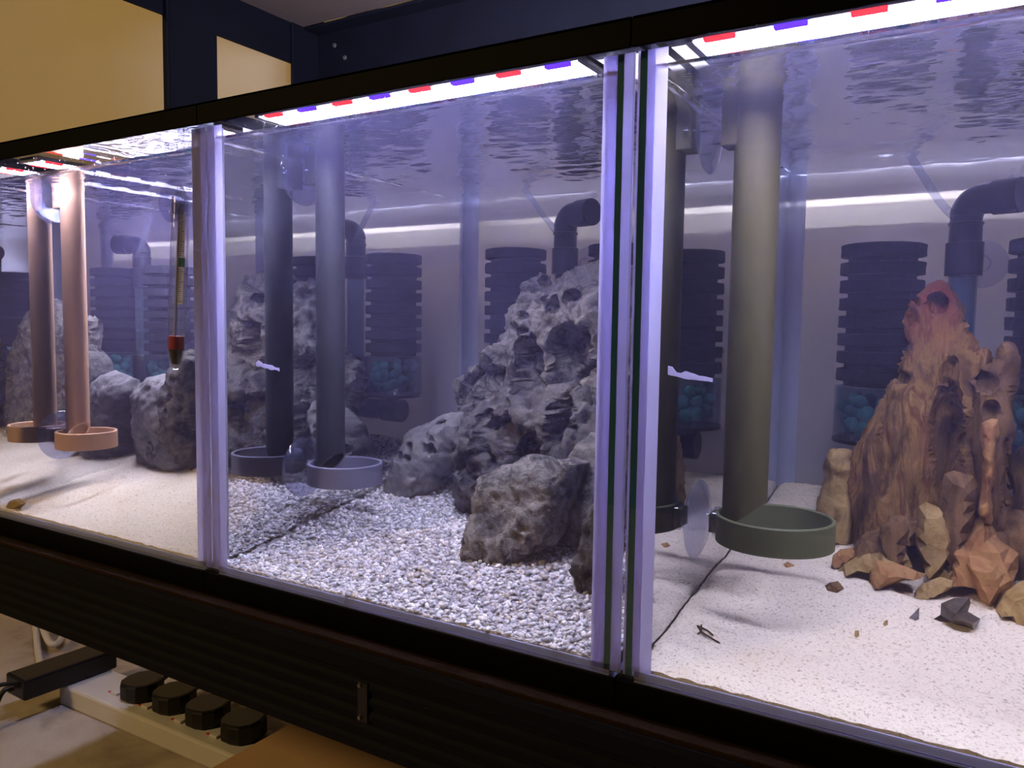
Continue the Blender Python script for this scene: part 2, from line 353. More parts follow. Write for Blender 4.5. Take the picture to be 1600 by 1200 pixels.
tag(MB().box(-.64, .60, -.0108, .444, -.028, -.0156).build('shelf_board', 'board', bevel=.0006, origin=(0, .2, -.028)), 'dark brown chipboard shelf board under the three aquariums', 'shelf')
tag(MB().box(-.644, .60, -.014, .424, .548, .562).build('shelf_board', 'upboard', origin=(0, .2, .548)), 'pale brown shelf board above the aquariums', 'shelf')

# ------------------------------------------------------------------ aquariums
AQL = ('glass aquarium with white sand, brown feeding tube and a thermometer',
       'glass aquarium with grey gravel and grey rocks between the two sand tanks',
       'glass aquarium with white sand, olive feeding tube and red-brown rocks')
def aquarium(i):
    x0 = TANKX[i] + .0006; x1 = TANKX[i] + TW - .0006; D = TD
    root = empty('aquarium', ((x0 + x1) / 2, D / 2, -.0153), AQL[i], 'aquarium', 'rimmed glass aquariums in a row')
    O = Vector(root.location)
    def part(mb, name, mats, bevel=0, smooth=None, parent=None):
        o = mb.build(name, mats, parent or root, smooth, bevel); o.data.transform(Matrix.Translation(-O)); return o
    part(MB().box(x0, x1, 0, .005, -.002, TH + .004), 'front_pane', 'glass')
    part(MB().box(x0 + GT, x1 - GT, D - .005, D, -.002, TH + .004), 'back_pane', 'backglass')
    # side panes: inner face reflects totally from the water side
    mis = [0, 0, 0, 1, 0, 0]; part(MB().box(x0, x0 + GT, .0055, D, -.002, TH + .004, mis=mis), 'side_pane', ['glass', 'sidein'])
    mis = [0, 0, 0, 0, 0, 1]; part(MB().box(x1 - GT, x1, .0055, D, -.002, TH + .004, mis=mis), 'side_pane', ['glass', 'sidein'])
    part(MB().box(x0 + GT, x1 - GT, .005, D - .005, -.008, -.002), 'bottom_pane', 'glassbase')
    # trims
    def frame(z0, z1, t0, rear_z0):
        mb = MB(); a = .0004
        mb.box(x0 - a, x1 + a, -.0022, -.0002, z0, z1)
        if t0 > 0: mb.box(x0 - a, x1 + a, -.0022, .012, z1 - .002, z1)
        mb.box(x0 - a, x0 + .001, .0, D, z0 + .004, z1); mb.box(x1 - .001, x1 + a, .0, D, z0 + .004, z1)
        mb.box(x0 - a, x1 + a, D + .0002, D + .002, rear_z0, z1)
        return mb
    part(frame(TH, .3069, 1, .301), 'top_trim', 'trim', .0005)
    part(frame(-.0153, 0, 0, -.0153).box(x0, x1, 0, D, -.0153, -.0135), 'bottom_trim', 'trim', .0005)
    part(MB().box(x0 + .004, x1 - .004, .006, D - .004, .3037, .3062), 'cover_glass', 'glass')
    # silicone in the corners
    def bead(cx, cy_, sx_, sy_, r, name='silicone_seam', mt='silicone', z0=.0, z1=TH):
        pts = [(cx, cy_)] + [(cx + sx_ * r * (1 - math.sin(a)), cy_ + sy_ * r * (1 - math.cos(a))) for a in [math.pi / 2 * k / 6 for k in range(7)]]
        if sx_ * sy_ < 0: pts = pts[::-1]
        return part(MB().prism(pts, z0, z1), name, mt, 0, 50)
    bead(x0 + GT, .0052, 1, 1, .0085); bead(x1 - GT, .0052, -1, 1, .0085)
    bead(x0 + GT, D - .0052, 1, -1, .011, mt='cornersil'); bead(x1 - GT, D - .0052, -1, -1, .011, mt='cornersil')
    # the joint behind the front pane: silicone film and the green ground edge of the side glass
    if i == 2:
        part(MB().box(x0 + .0001, x0 + .0013, .0051, .0056, 0, TH), 'silicone_seam', 'silicone')
        part(MB().box(x0 + .0013, x0 + .0047, .0051, .0056, 0, TH), 'glass_edge', 'gedge')
        part(MB().box(x0 + .0047, x0 + .0085, .0051, .0056, 0, TH), 'silicone_seam', 'silicone')
    else:
        part(MB().box(x0 + .0001, x0 + .0075, .0051, .0056, 0, TH), 'silicone_seam', 'silicone')
    if i == 1:
        part(MB().box(x1 - .0056, x1 - .0001, .0051, .0056, 0, TH), 'silicone_seam', 'silicone')
        part(MB().box(x1 - .0088, x1 - .0056, .0051, .0056, 0, TH), 'glass_edge', 'gedge')
        part(MB().box(x1 - .0160, x1 - .0088, .0051, .0056, 0, TH), 'silicone_seam', 'silicone')
    else:
        part(MB().box(x1 - .0090, x1 - .0001, .0051, .0056, 0, TH), 'silicone_seam', 'silicone')
    # bottom inner silicone along the panes
    part(MB().box(x0 + GT, x1 - GT, .0051, .0062, -.001, .0028), 'silicone_seam', 'cornersil')
    # pale scale smear on the inside of the front pane
    if i:
        cx_, cy_ = ((1078, 588), (418, 573))[i == 1]; q = onY(cx_, cy_, .0052); rs0 = random.Random(i)
        up = [(-.0105 + .0021 * k, .0006 + .0026 * rs0.random() * (1 - k / 12)) for k in range(11)]; lo = [(x, -.0008 - .0008 * rs0.random()) for x, z in up][::-1]
        V = [(q[0] + x, y, q[2] + z - .12 * x) for y in (.00505, .0054) for x, z in up + lo]; n_ = len(up + lo)
        part(MB().add(V, [tuple(range(n_)), tuple(range(n_, 2 * n_))[::-1]] + [(k, k + n_, (k + 1) % n_ + n_, (k + 1) % n_) for k in range(n_)]), 'scale_smear', 'silicone')
    # condensation drops under the cover glass
    db = MB(); rs = random.Random(i + 3)
    for k in range(230):
        x = rs.uniform(x0 + .012, x1 - .012); y = .010 + rs.random() ** 1.6 * .12; r = rs.uniform(.0006, .0022)
        if .018 < y < .047: continue
        n = 7; V = []; F = []
        ex, ey = rs.uniform(.7, 1.6), rs.uniform(.7, 1.3)
        for j, (rr, hh) in enumerate(((1, 0), (.8, .28), (.4, .45))):
            V += [(x + ex * r * rr * math.cos(6.283 * q / n), y + ey * r * rr * math.sin(6.283 * q / n), .3036 - hh * r) for q in range(n)]
        V.append((x, y, .3036 - r * .5))
        for j in range(2): F += [(j * n + (q + 1) % n, j * n + q, (j + 1) * n + q, (j + 1) * n + (q + 1) % n) for q in range(n)]
        F += [(2 * n + (q + 1) % n, 2 * n + q, 3 * n) for q in range(n)]
        db.add(V, F)
    tag(part(db, 'condensation', 'drop', 0, 80), kind='stuff')
    # splash drops on the inside of the front pane above the water line
    db = MB()
    for k in range(90):
        x = rs.uniform(x0 + .02, x1 - .02); z = rs.uniform(WL[i] + .002, TH - .0005); r = rs.uniform(.0004, .0012)
        db.lathe([(r, .00505), (r * .75, .00505 + r * .3), (0.00001, .00505 + r * .45)], (x, 0, z), 7, 'y')
    tag(part(db, 'splash_drops', 'drop', 0, 80), kind='stuff')
    return root
for i in range(3): aquarium(i)

# water surfaces, gently rippled
WLAB = ('clear water in the aquarium with the brown feeding tube', 'clear rippled water over the grey gravel', 'clear rippled water in the aquarium with the olive feeding tube')
for i in range(3):
    x0, x1, y0, y1 = TANKX[i] + .0068, TANKX[i] + TW - .0068, .0056, TD - .0056
    nx, ny = 130, 130; V = []; F = []
    for j in range(ny + 1):
        for k in range(nx + 1):
            x = x0 + (x1 - x0) * k / nx; y = y0 + (y1 - y0) * j / ny
            amp = .00035 + .00095 * (j / ny) ** 1.2
            h = amp * (noise.noise(Vector((x * 45 + 9 * i, y * 75, 1.3))) + .6 * noise.noise(Vector((x * 100, y * 190 + 5 * i, 4.1))))
            e = min(x - x0, x1 - x, y - y0, y1 - y)
            h += .0022 * math.exp(-e / .0018)
            V.append((x, y, h))
    for j in range(ny):
        for k in range(nx): a = j * (nx + 1) + k; F.append((a, a + 1, a + nx + 2, a + nx + 1))
    nf = len(F); per = [k for k in range(nx + 1)] + [j * (nx + 1) + nx for j in range(1, ny + 1)] + [ny * (nx + 1) + k for k in range(nx - 1, -1, -1)] + [j * (nx + 1) for j in range(ny - 1, 0, -1)]
    o_ = len(V); n_ = len(per)
    for p_ in per: V.append((V[p_][0], V[p_][1], -.0012 - WL[i]))
    for k in range(n_): F.append((per[k], o_ + k, o_ + (k + 1) % n_, per[(k + 1) % n_]))
    F.append(tuple(range(o_, o_ + n_))[::-1])
    me = bpy.data.meshes.new('water'); me.from_pydata(V, [], F); me.polygons.foreach_set('use_smooth', [k < nf for k in range(len(F))])
    me.polygons.foreach_set('material_index', [0 if k < nf else 1 for k in range(len(F))])
    tag(link('water', me, ['water', 'waterside'], loc=(0, 0, WL[i])), WLAB[i], 'water', kind='stuff')

# ------------------------------------------------------------------ LED light bars under the covers
LEDL = ('white LED light bar lying front to back under the cover of the thermometer tank',
        'white LED light bar with blue and red diodes above the grey gravel tank', 'white LED light bar with blue and red diodes above the olive feeding tube')
def led_bar(i):
    zb = .2990; L_ = (.24, .238, .252)[i]
    if i == 0: loc = (-.562, .15, zb); rot = math.pi / 2
    elif i == 1: loc = (-.2725 + L_ / 2, .034, zb); rot = 0
    else: loc = (.0165 + L_ / 2, .034, zb); rot = 0
    root = empty('light_bar', loc, LEDL[i], 'light'); root.rotation_euler.z = rot
    h = L_ / 2
    MB().box(-h, h, -.013, .013, .0012, .0046).build('housing', 'led_house', root, None, .0006)
    for s in (-1, 1): MB().box(s * h - .004 * (s > 0), s * h + .004 * (s < 0), -.0132, .0132, .0, .0047).build('end_cap', 'led_house', root, None, .0004)
    MB().box(-h + .004, h - .004, -.0095, .0095, .0002, .0012).build('diffuser', ('led_white_strong', 'led_white_mid', 'led_white')[i], root)
    # added light for the wall behind, with added lips to keep it level
    if i:
        MB().add([(-h + .004, .0132, .0018), (h - .004, .0132, .0018), (h - .004, .0132, .0042), (-h + .004, .0132, .0042)], [(0, 3, 2, 1)]).build('added_wall_light', 'added_fill', root)
        MB().box(-h, h, .0131, .0260, .0008, .0015).build('added_light_lip', 'led_house', root)
    else:
        MB().add([(h + .0001, -.011, .0018), (h + .0001, .011, .0018), (h + .0001, .011, .0042), (h + .0001, -.011, .0042)], [(0, 1, 2, 3)]).build('added_wall_light', 'added_fill_end', root)
        for z0_, z1_ in ((.0008, .0015), (.0043, .0046)): MB().box(h, h + .013, -.0132, .0132, z0_, z1_).build('added_light_lip', 'led_house', root)
    for k in range(8):
        x = -h + .016 + k * (L_ - .032) / 7; c = ('led_red', 'led_blue')[k % 2]
        for y in (-.0112, .0112):
            MB().box(x - .0070, x + .0070, y - .0018, y + .0018, -.0003, .0012).build('coloured_diode', c, root)
    return root
for i in range(3): led_bar(i)

# ------------------------------------------------------------------ sand and gravel beds
def bed_h(i, x, y):
    u = (x - TANKX[i]) / TW
    if i == 2: return .003 + .150 * y + .004 * noise.noise(Vector((x * 18, y * 22, 3))) * min(1, y / .04) - .020 * max(0, y - .18)
    if i == 0: return .003 + .175 * y + .005 * noise.noise(Vector((x * 18, y * 20, 7))) * min(1, y / .04) - .05 * max(0, y - .16)
    return .002 + .150 * y + .005 * noise.noise(Vector((x * 16, y * 18, 5))) * min(1, y / .04)
def bedpt(i, px, py):
    d = ray(px, py); t = .35
    for _ in range(400):
        q = CAM + d * t
        if q[2] < bed_h(i, q[0], max(q[1], 0)): break
        t += .002
    return q
def bed(i, name, mat, label):
    x0, x1, y0, y1 = TANKX[i] + .0072, TANKX[i] + TW - .0072, .0066, TD - .0058
    nx, ny = 150, 150; V = []; F = []
    def pit(x, y): return -.0016 * max(0, 1 - min(x - x0, x1 - x) / .004)
    for j in range(ny + 1):
        for k in range(nx + 1):
            x = x0 + (x1 - x0) * k / nx; y = y0 + (y1 - y0) * j / ny
            g = .0009 * noise.fractal(Vector((x * 140, y * 140, 2)), 1, 2, 3) if mat == 'sand' else 0
            V.append((x, y, bed_h(i, x, y) + g + pit(x, y)))
    for j in range(ny):
        for k in range(nx): a = j * (nx + 1) + k; F.append((a, a + 1, a + nx + 2, a + nx + 1))
    per = [k for k in range(nx + 1)] + [j * (nx + 1) + nx for j in range(1, ny + 1)] + [ny * (nx + 1) + k for k in range(nx - 1, -1, -1)] + [j * (nx + 1) for j in range(ny - 1, 0, -1)]
    o = len(V)
    for p_ in per: V.append((V[p_][0], V[p_][1], -.0018))
    n = len(per)
    for k in range(n): F.append((per[k], o + k, o + (k + 1) % n, per[(k + 1) % n]))
    F.append(tuple(range(o, o + n))[::-1])
    me = bpy.data.meshes.new(name); me.from_pydata(V, [], F); me.polygons.foreach_set('use_smooth', [True] * len(F))
    me.set_sharp_from_angle(angle=math.radians(60))
    return me
tag(link('sand', bed(0, 'sand', 'sand', ''), 'sand'), 'fine white sand sloping up in the aquarium with the thermometer', 'sand', kind='stuff')
tag(link('sand', bed(2, 'sand', 'sand', ''), 'sand'), 'fine white sand under the red-brown rocks and olive tube', 'sand', kind='stuff')
def gravel():
    root = empty('gravel', (TANKX[1] + TW / 2, TD / 2, -.0018), 'loose bed of small grey gravel stones', 'gravel'); root['kind'] = 'stuff'
    O = np.array(root.location)
    o = link('gravel_bed', bed(1, 'gravel', 'gravelbase', ''), 'gravelbase', root); o.data.transform(Matrix.Translation(-Vector(O))); o['kind'] = 'stuff'
    # base shapes
    import bmesh
    bases = []
    for k in range(8):
        bm = bmesh.new(); bmesh.ops.create_icosphere(bm, subdivisions=1, radius=1)
        bm.verts.ensure_lookup_table()
        v = np.array([p.co[:] for p in bm.verts]); f = np.array([[p.index for p in fc.verts] for fc in bm.faces]); bm.free()
        v = v * (1 + rng.uniform(-.32, .32, (len(v), 1))) * np.array([1.15, .9, .68]); bases.append((v, f))
    x0, x1, y0, y1 = TANKX[1] + .009, TANKX[1] + TW - .009, .0075, TD - .008
    allv, allf = [], []; off = 0
    n = 17000
    xs = rng.uniform(x0, x1, n); ys = y0 + (y1 - y0) * rng.random(n) ** 1.15
    for k in range(n):
        v, f = bases[k % 8]; s = .00115 + .0011 * rng.random() ** 1.7
        a, b, c = rng.uniform(0, 6.283, 3); b *= .18; c *= .18
        Rm = np.array(Matrix.Rotation(a, 3, 'Z') @ Matrix.Rotation(b - .5, 3, 'X') @ Matrix.Rotation(c - .5, 3, 'Y'))
        z = bed_h(1, xs[k], ys[k]) + s * rng.uniform(-.2, .85)
        allv.append((v * s) @ Rm.T + np.array([xs[k], ys[k], z]) - O); allf.append(f + off); off += len(v)
    # stones pressed against the front pane
    for k in range(700):
        v, f = bases[k % 8]; s = .0012 + .0009 * rng.random(); x = rng.uniform(x0, x1); z = rng.uniform(0, .004)
        allv.append(v * s * np.array([1, .4, 1]) + np.array([x, .0072, z]) - O); allf.append(f + off); off += len(v)
    V = np.concatenate(allv); F = np.concatenate(allf)
    me = bpy.data.meshes.new('gravel_stones'); me.vertices.add(len(V)); me.vertices.foreach_set('co', V.ravel())
    me.loops.add(F.size); me.loops.foreach_set('vertex_index', F.ravel().astype(np.int32))
    me.polygons.add(len(F)); me.polygons.foreach_set('loop_start', np.arange(0, F.size, 3, dtype=np.int32)); me.update(calc_edges=True); me.validate()
    o = link('gravel_stones', me, 'gravel', root); o['kind'] = 'stuff'
gravel()

# ------------------------------------------------------------------ rocks: outlines from the photograph, given depth and relief
def poly_sd(P, A):
    """distance of points P (n,2) to polygon outline A, and inside flag"""
    B = np.roll(A, -1, 0); d = np.full(len(P), 1e9); ins = np.zeros(len(P), bool)
    for a, b in zip(A, B):
        ab = b - a; t = np.clip(((P - a) @ ab) / max(ab @ ab, 1e-12), 0, 1)
        d = np.minimum(d, np.linalg.norm(P - a - t[:, None] * ab, axis=1))
        c = ((a[1] > P[:, 1]) != (b[1] > P[:, 1])) & (P[:, 0] < (b[0] - a[0]) * (P[:, 1] - a[1]) / (b[1] - a[1] + 1e-15) + a[0])
        ins ^= c
    return d, ins
def rock(name, label, poly, Y, thick, mat, res=.003, amp=(.004, .002, .0008), pits=(), mirror=None, lean=0.0, back=.8, k=.75,
         seed=0, flat=False, cell=22, group=None, cat='rock', round_=1.0, zs=1.0, ground=None):
    rs = random.Random(seed)
    def w(px, py):
        q = onY(px, py, Y); x = q[0] if mirror is None else 2 * mirror - q[0]; return (x, q[2])
    A = np.array([w(*p) for p in poly])
    ti = 0 if A[:, 0].mean() < -.3 else (1 if A[:, 0].mean() < 0 else 2)
    A[:, 0] = np.clip(A[:, 0], TANKX[ti] + .012, TANKX[ti] + TW - .012 - rs.random() * .002)
    area = .5 * np.sum(A[:, 0] * np.roll(A[:, 1], -1) - np.roll(A[:, 0], -1) * A[:, 1])
    if area < 0: A = A[::-1]
    if ground is not None:      # reach down into the bed
        z0, z1 = A[:, 1].min(), A[:, 1].max(); gap = z0 - (bed_h(ground, A[:, 0].mean(), Y) - .002)
        if gap > 0: A[:, 1] -= gap * np.clip((z0 + .3 * (z1 - z0) - A[:, 1]) / (.3 * (z1 - z0)), 0, 1)
    bnd = []
    for a, b in zip(A, np.roll(A, -1, 0)):
        n = max(1, int(np.linalg.norm(b - a) / res))
        for q in range(n): bnd.append(a + (b - a) * q / n)
    bnd = np.array(bnd)
    lo, hi = bnd.min(0), bnd.max(0)
    gx = np.arange(lo[0], hi[0], res); gz = np.arange(lo[1], hi[1], res * .87)
    G = np.array([(x + (res / 2 if j % 2 else 0) + rs.uniform(-.2, .2) * res, z + rs.uniform(-.2, .2) * res) for j, z in enumerate(gz) for x in gx])
    d, ins = poly_sd(G, bnd); G = G[ins & (d > res * .55)]
    pts = [Vector(p) for p in bnd] + [Vector(p) for p in G]; nb = len(bnd)
    vo, eo, fo, ov, oe, of = geometry.delaunay_2d_cdt(pts, [(q, (q + 1) % nb) for q in range(nb)], [], 1, 1e-7)
    P2 = np.array([p[:] for p in vo]); d, ins = poly_sd(P2, bnd); dm = max(d.max() * k, 1e-4)
    isb = d < res * .2
    t = thick * np.sqrt(np.clip(1 - (1 - np.clip(d / dm, 0, 1)) ** 2, 0, 1)) ** round_
    t[isb] = 0
    zm = lo[1]
    V = []; idx_b = {}
    for q, (x, z) in enumerate(P2): V.append([x, Y - t[q] + lean * (z - zm), z])
    bi = list(range(len(P2)))
    for q, (x, z) in enumerate(P2):
        if not isb[q]: bi[q] = len(V); V.append([x, Y + back * t[q] + lean * (z - zm), z])
    F = []
    for f in fo:
        a, b, c = f
        if isb[a] and isb[b] and isb[c]:
            pass
        F.append((a, b, c)); g = (bi[c], bi[b], bi[a])
        if set(g) != {a, b, c}: F.append(g)
    V = np.array(V)
    # pits: (px, py, rx px, ry px, depth m)
    for (px, py, rx, ry, dp) in pits:
        c = np.array(w(px, py)); ex = abs(w(px + rx, py)[0] - c[0]); ez = abs(w(px, py - ry)[1] - c[1])
        nf = len(P2)
        e = np.sqrt(((V[:nf, 0] - c[0]) / ex) ** 2 + ((V[:nf, 2] - c[1]) / ez) ** 2)
        for q in range(nf):
            e[q] += .22 * noise.noise(Vector((V[q, 0] * 90, V[q, 2] * 90, seed + 3.3)))
        s = np.clip((1.15 - e) / .38, 0, 1); s = s * s * (3 - 2 * s); s[isb[:nf]] = 0
        V[:nf, 1] += dp * s
    me = bpy.data.meshes.new(name); me.from_pydata([tuple(v) for v in V], [], F); me.update()
    no = np.zeros(len(V) * 3); me.vertices.foreach_get('normal', no); no = no.reshape(-1, 3)
    so = Vector((seed * 3.17, seed * 1.3, seed * 2.1))
    for q in range(len(V)):
        p = Vector(V[q]); h = 0
        pz = Vector((p.x, p.y, p.z * zs)) * cell + so
        if amp[0]: h += amp[0] * (noise.fractal(pz * 1.3, 1.0, 2.0, 3) * .8 - 1.1 * abs(noise.noise(pz * 2.1)) + .3)
        if amp[1]:
            dv = noise.voronoi(pz * 4.2)[0]; msk = min(1, max(0, .55 + 1.6 * noise.noise(pz * 1.7 + Vector((9, 1, 4)))))
            c_ = max(0, 1 - (dv[0] / .42) ** 2); h -= amp[1] * 2.2 * msk * c_ ** .7
            h -= amp[1] * .8 * abs(noise.noise(pz * 5.5))
        if amp[2]: h += amp[2] * noise.fractal(pz * 9, .8, 2.0, 3)
        V[q] += no[q] * h
    base = np.array([A[:, 0].mean(), Y, lo[1]])
    me.vertices.foreach_set('co', (V - base).ravel()); me.update()
    if not flat: me.polygons.foreach_set('use_smooth', [True] * len(me.polygons)); me.set_sharp_from_angle(angle=math.radians(75))
    # keep normals outward
    import bmesh
    bm = bmesh.new(); bm.from_mesh(me); bmesh.ops.recalc_face_normals(bm, faces=bm.faces[:]); bm.to_mesh(me); bm.free()
    return tag(link(name, me, mat, loc=tuple(base)), label, cat, group)

# grey rocks in the gravel tank
G2 = 'grey rocks in the gravel tank'
rock('grey_rock', 'tall craggy grey rock with pitted peaks at the back of the gravel tank',
     [(722, 640), (718, 600), (735, 572), (762, 548), (780, 520), (790, 490), (802, 465), (808, 445), (815, 434), (828, 432), (835, 424), (840, 426), (842, 440), (850, 440), (858, 430), (868, 428), (876, 434),
      (878, 424), (892, 416), (915, 409), (940, 405), (975, 408), (1000, 425), (1012, 470), (1020, 560), (1020, 690), (900, 760), (730, 760)], .205, .042, 'rock', res=.0014, amp=(.009, .0042, .0016), cell=24, seed=1, lean=.12, k=.6, back=.4,
     pits=[(850, 575, 24, 48, .030), (910, 555, 30, 46, .034), (862, 470, 6, 6, .012), (835, 494, 10, 6, .010), (906, 462, 14, 10, .014), (878, 474, 6, 14, .012), (840, 516, 9, 6, .008), (780, 590, 28, 24, .022), (745, 610, 14, 30, .016), (930, 600, 30, 40, .02), (815, 454, 5, 8, .006)], group=G2)
rock('grey_rock', 'broad cavernous dark grey rock with a tall hollow, below the craggy peak',
     [(718, 742), (713, 700), (716, 678), (728, 655), (748, 638), (775, 624), (800, 615), (830, 607), (850, 610), (866, 604), (885, 604), (905, 612), (925, 625), (945, 650), (965, 700), (965, 800), (850, 810), (735, 790)], .163, .034, 'rockdark', res=.0015,
     amp=(.008, .0038, .0014), cell=24, seed=2, pits=[(890, 655, 15, 38, .030), (812, 690, 50, 42, .020), (780, 655, 26, 16, .012), (850, 700, 30, 30, .016), (760, 720, 26, 26, .012)], lean=.1, group=G2)
rock('grey_rock', 'blocky grey rock with a flat top and pale veins standing in the gravel',
     [(738, 850), (740, 812), (746, 765), (750, 745), (762, 737), (790, 734), (800, 722), (826, 716), (850, 722), (880, 724), (890, 733), (889, 765), (880, 800), (866, 845), (850, 862), (800, 880), (745, 872)], .098, .028, 'rock', res=.0016,
     amp=(.005, .0016, .0014), cell=26, seed=3, k=.42, lean=.28, round_=.6, group=G2)
rock('grey_rock', 'upright grey rock beside the flat-topped block',
     [(880, 790), (878, 720), (892, 690), (910, 675), (930, 670), (955, 680), (985, 720), (995, 830), (900, 850)], .135, .024, 'rock', res=.0024, amp=(.004, .003, .0012), seed=4, lean=.15, group=G2)
rock('grey_rock', 'narrow dark rock shard in the gravel at the glass corner',
     [(903, 900), (906, 850), (914, 815), (926, 788), (936, 775), (958, 775), (965, 880), (955, 940), (915, 930)], .075, .016, 'rockdark', res=.002, amp=(.003, .003, .001), seed=5, group=G2)
rock('grey_rock', 'pitted rounded grey rock leaning beside the feeding tube ring',
     [(608, 775), (612, 740), (620, 715), (632, 690), (640, 672), (662, 658), (690, 648), (718, 644), (728, 665), (722, 690), (710, 715), (696, 740), (678, 768), (650, 800), (612, 805)], .172, .022, 'rockpale', res=.0018, amp=(.003, .0018, .0008), seed=6,
     pits=[(699, 663, 8, 6, .008), (688, 699, 8, 7, .010), (639, 710, 7, 8, .006), (654, 713, 6, 5, .005), (655, 695, 6, 5, .004), (624, 697, 5, 6, .005)], lean=.1, group=G2)
# rocks of the thermometer tank (partly seen as a mirror image in the side glass)
G1 = 'grey rocks in the thermometer tank'
rock('grey_rock', 'dark pitted grey rock on white sand behind the thermometer',
     [(246, 712), (248, 690), (262, 655), (264, 610), (274, 592), (284, 562), (302, 540), (318, 580), (322, 660), (318, 738), (262, 735)], .150, .026, 'rockdark', res=.0024, amp=(.005, .005, .0015), cell=20, seed=8, group=G1)
rock('grey_rock', 'tall jagged grey rock mirrored in the side glass behind the brown tube',
     [(-40, 700), (-10, 600), (20, 565), (40, 520), (45, 492), (62, 470), (82, 466), (98, 474), (108, 500), (128, 490), (148, 492), (154, 510), (152, 580), (155, 720), (-20, 720)], .170, .026, 'rock', res=.0026, amp=(.006, .005, .0016), cell=20, seed=9, mirror=-.594, group=G1)
rock('grey_rock', 'smooth rounded pale grey rock on white sand near the brown tube ring',
     [(138, 660), (142, 615), (158, 590), (180, 578), (205, 590), (222, 610), (236, 635), (232, 655), (215, 690), (200, 725), (165, 735), (145, 715)], .150, .026, 'rockpale', res=.0024, amp=(.003, .002, .0014), cell=24, seed=10, mirror=-.594, group=G1)

# red-brown and ochre rocks in the olive tube tank
G3 = 'brown rocks in the olive tube tank'
rock('dragon_stone', 'tall red-brown rock pillar with dark holes near its tip',
     [(1331, 850), (1328, 790), (1330, 737), (1342, 700), (1358, 672), (1375, 640), (1390, 612), (1402, 585), (1410, 562), (1413, 540), (1411, 508), (1416, 488), (1428, 466), (1437, 453), (1448, 443), (1466, 438), (1482, 442), (1492, 456), (1498, 480), (1508, 512), (1524, 538),
      (1540, 556), (1544, 565), (1536, 585), (1545, 640), (1545, 720), (1540, 800), (1480, 850), (1420, 868)], .207, .032, 'dragon', res=.0015, back=.5, amp=(.008, .0012, .0014), cell=22, zs=.4, seed=11, lean=.06, k=.7,
     pits=[(1466, 474, 14, 15, .014), (1435, 472, 5, 6, .008), (1429, 498, 7, 14, .010), (1421, 546, 7, 12, .010), (1490, 585, 8, 30, .010), (1485, 690, 22, 90, .022), (1415, 590, 14, 12, .007), (1390, 700, 10, 60, .006)], group=G3)
rock('dragon_stone', 'narrow two-pronged brown rock spire against the red-brown pillar',
     [(1515, 830), (1512, 640), (1514, 590), (1530, 572), (1548, 568), (1556, 560), (1560, 545), (1570, 535), (1580, 540), (1588, 560), (1586, 590), (1584, 660), (1578, 740), (1576, 820), (1560, 850)], .190, .020, 'brownrock', res=.0016, amp=(.007, .0010, .0012), cell=22, zs=.4, seed=12, lean=.06,
     pits=[(1540, 595, 16, 14, .010), (1552, 640, 14, 14, .008), (1570, 740, 8, 60, .012)], group=G3)
rock('dragon_stone', 'short orange-brown rock stub in front of the pronged spire',
     [(1530, 800), (1533, 690), (1537, 662), (1548, 654), (1560, 654), (1564, 680), (1558, 720), (1552, 790), (1545, 830)], .165, .012, 'orange', res=.002, amp=(.003, .0012, .001), seed=13, group=G3)
rock('dragon_stone', 'chunky ochre rock standing between the tube ring and the red-brown pillar',
     [(1274, 800), (1276, 772), (1285, 740), (1292, 715), (1297, 702), (1310, 700), (1325, 701), (1338, 715), (1345, 780), (1340, 850), (1300, 850), (1280, 835)], .205, .018, 'ochre', res=.002, amp=(.003, .0012, .0012), cell=26, seed=14, group=G3)
rock('dragon_stone', 'rugged brown rock beyond the pronged spire',
     [(1572, 800), (1574, 730), (1580, 700), (1590, 680), (1620, 668), (1680, 690), (1700, 820), (1600, 830)], .215, .022, 'brownrock', res=.003, amp=(.005, .002, .001), seed=15, group=G3)
rock('dragon_stone', 'rounded dark brown rock lying behind the orange slabs',
     [(1520, 850), (1530, 815), (1545, 800), (1570, 792), (1640, 790), (1700, 800), (1710, 900), (1600, 910), (1550, 880)], .190, .022, 'brownrock', res=.0026, amp=(.004, .0014, .001), seed=16, group=G3)
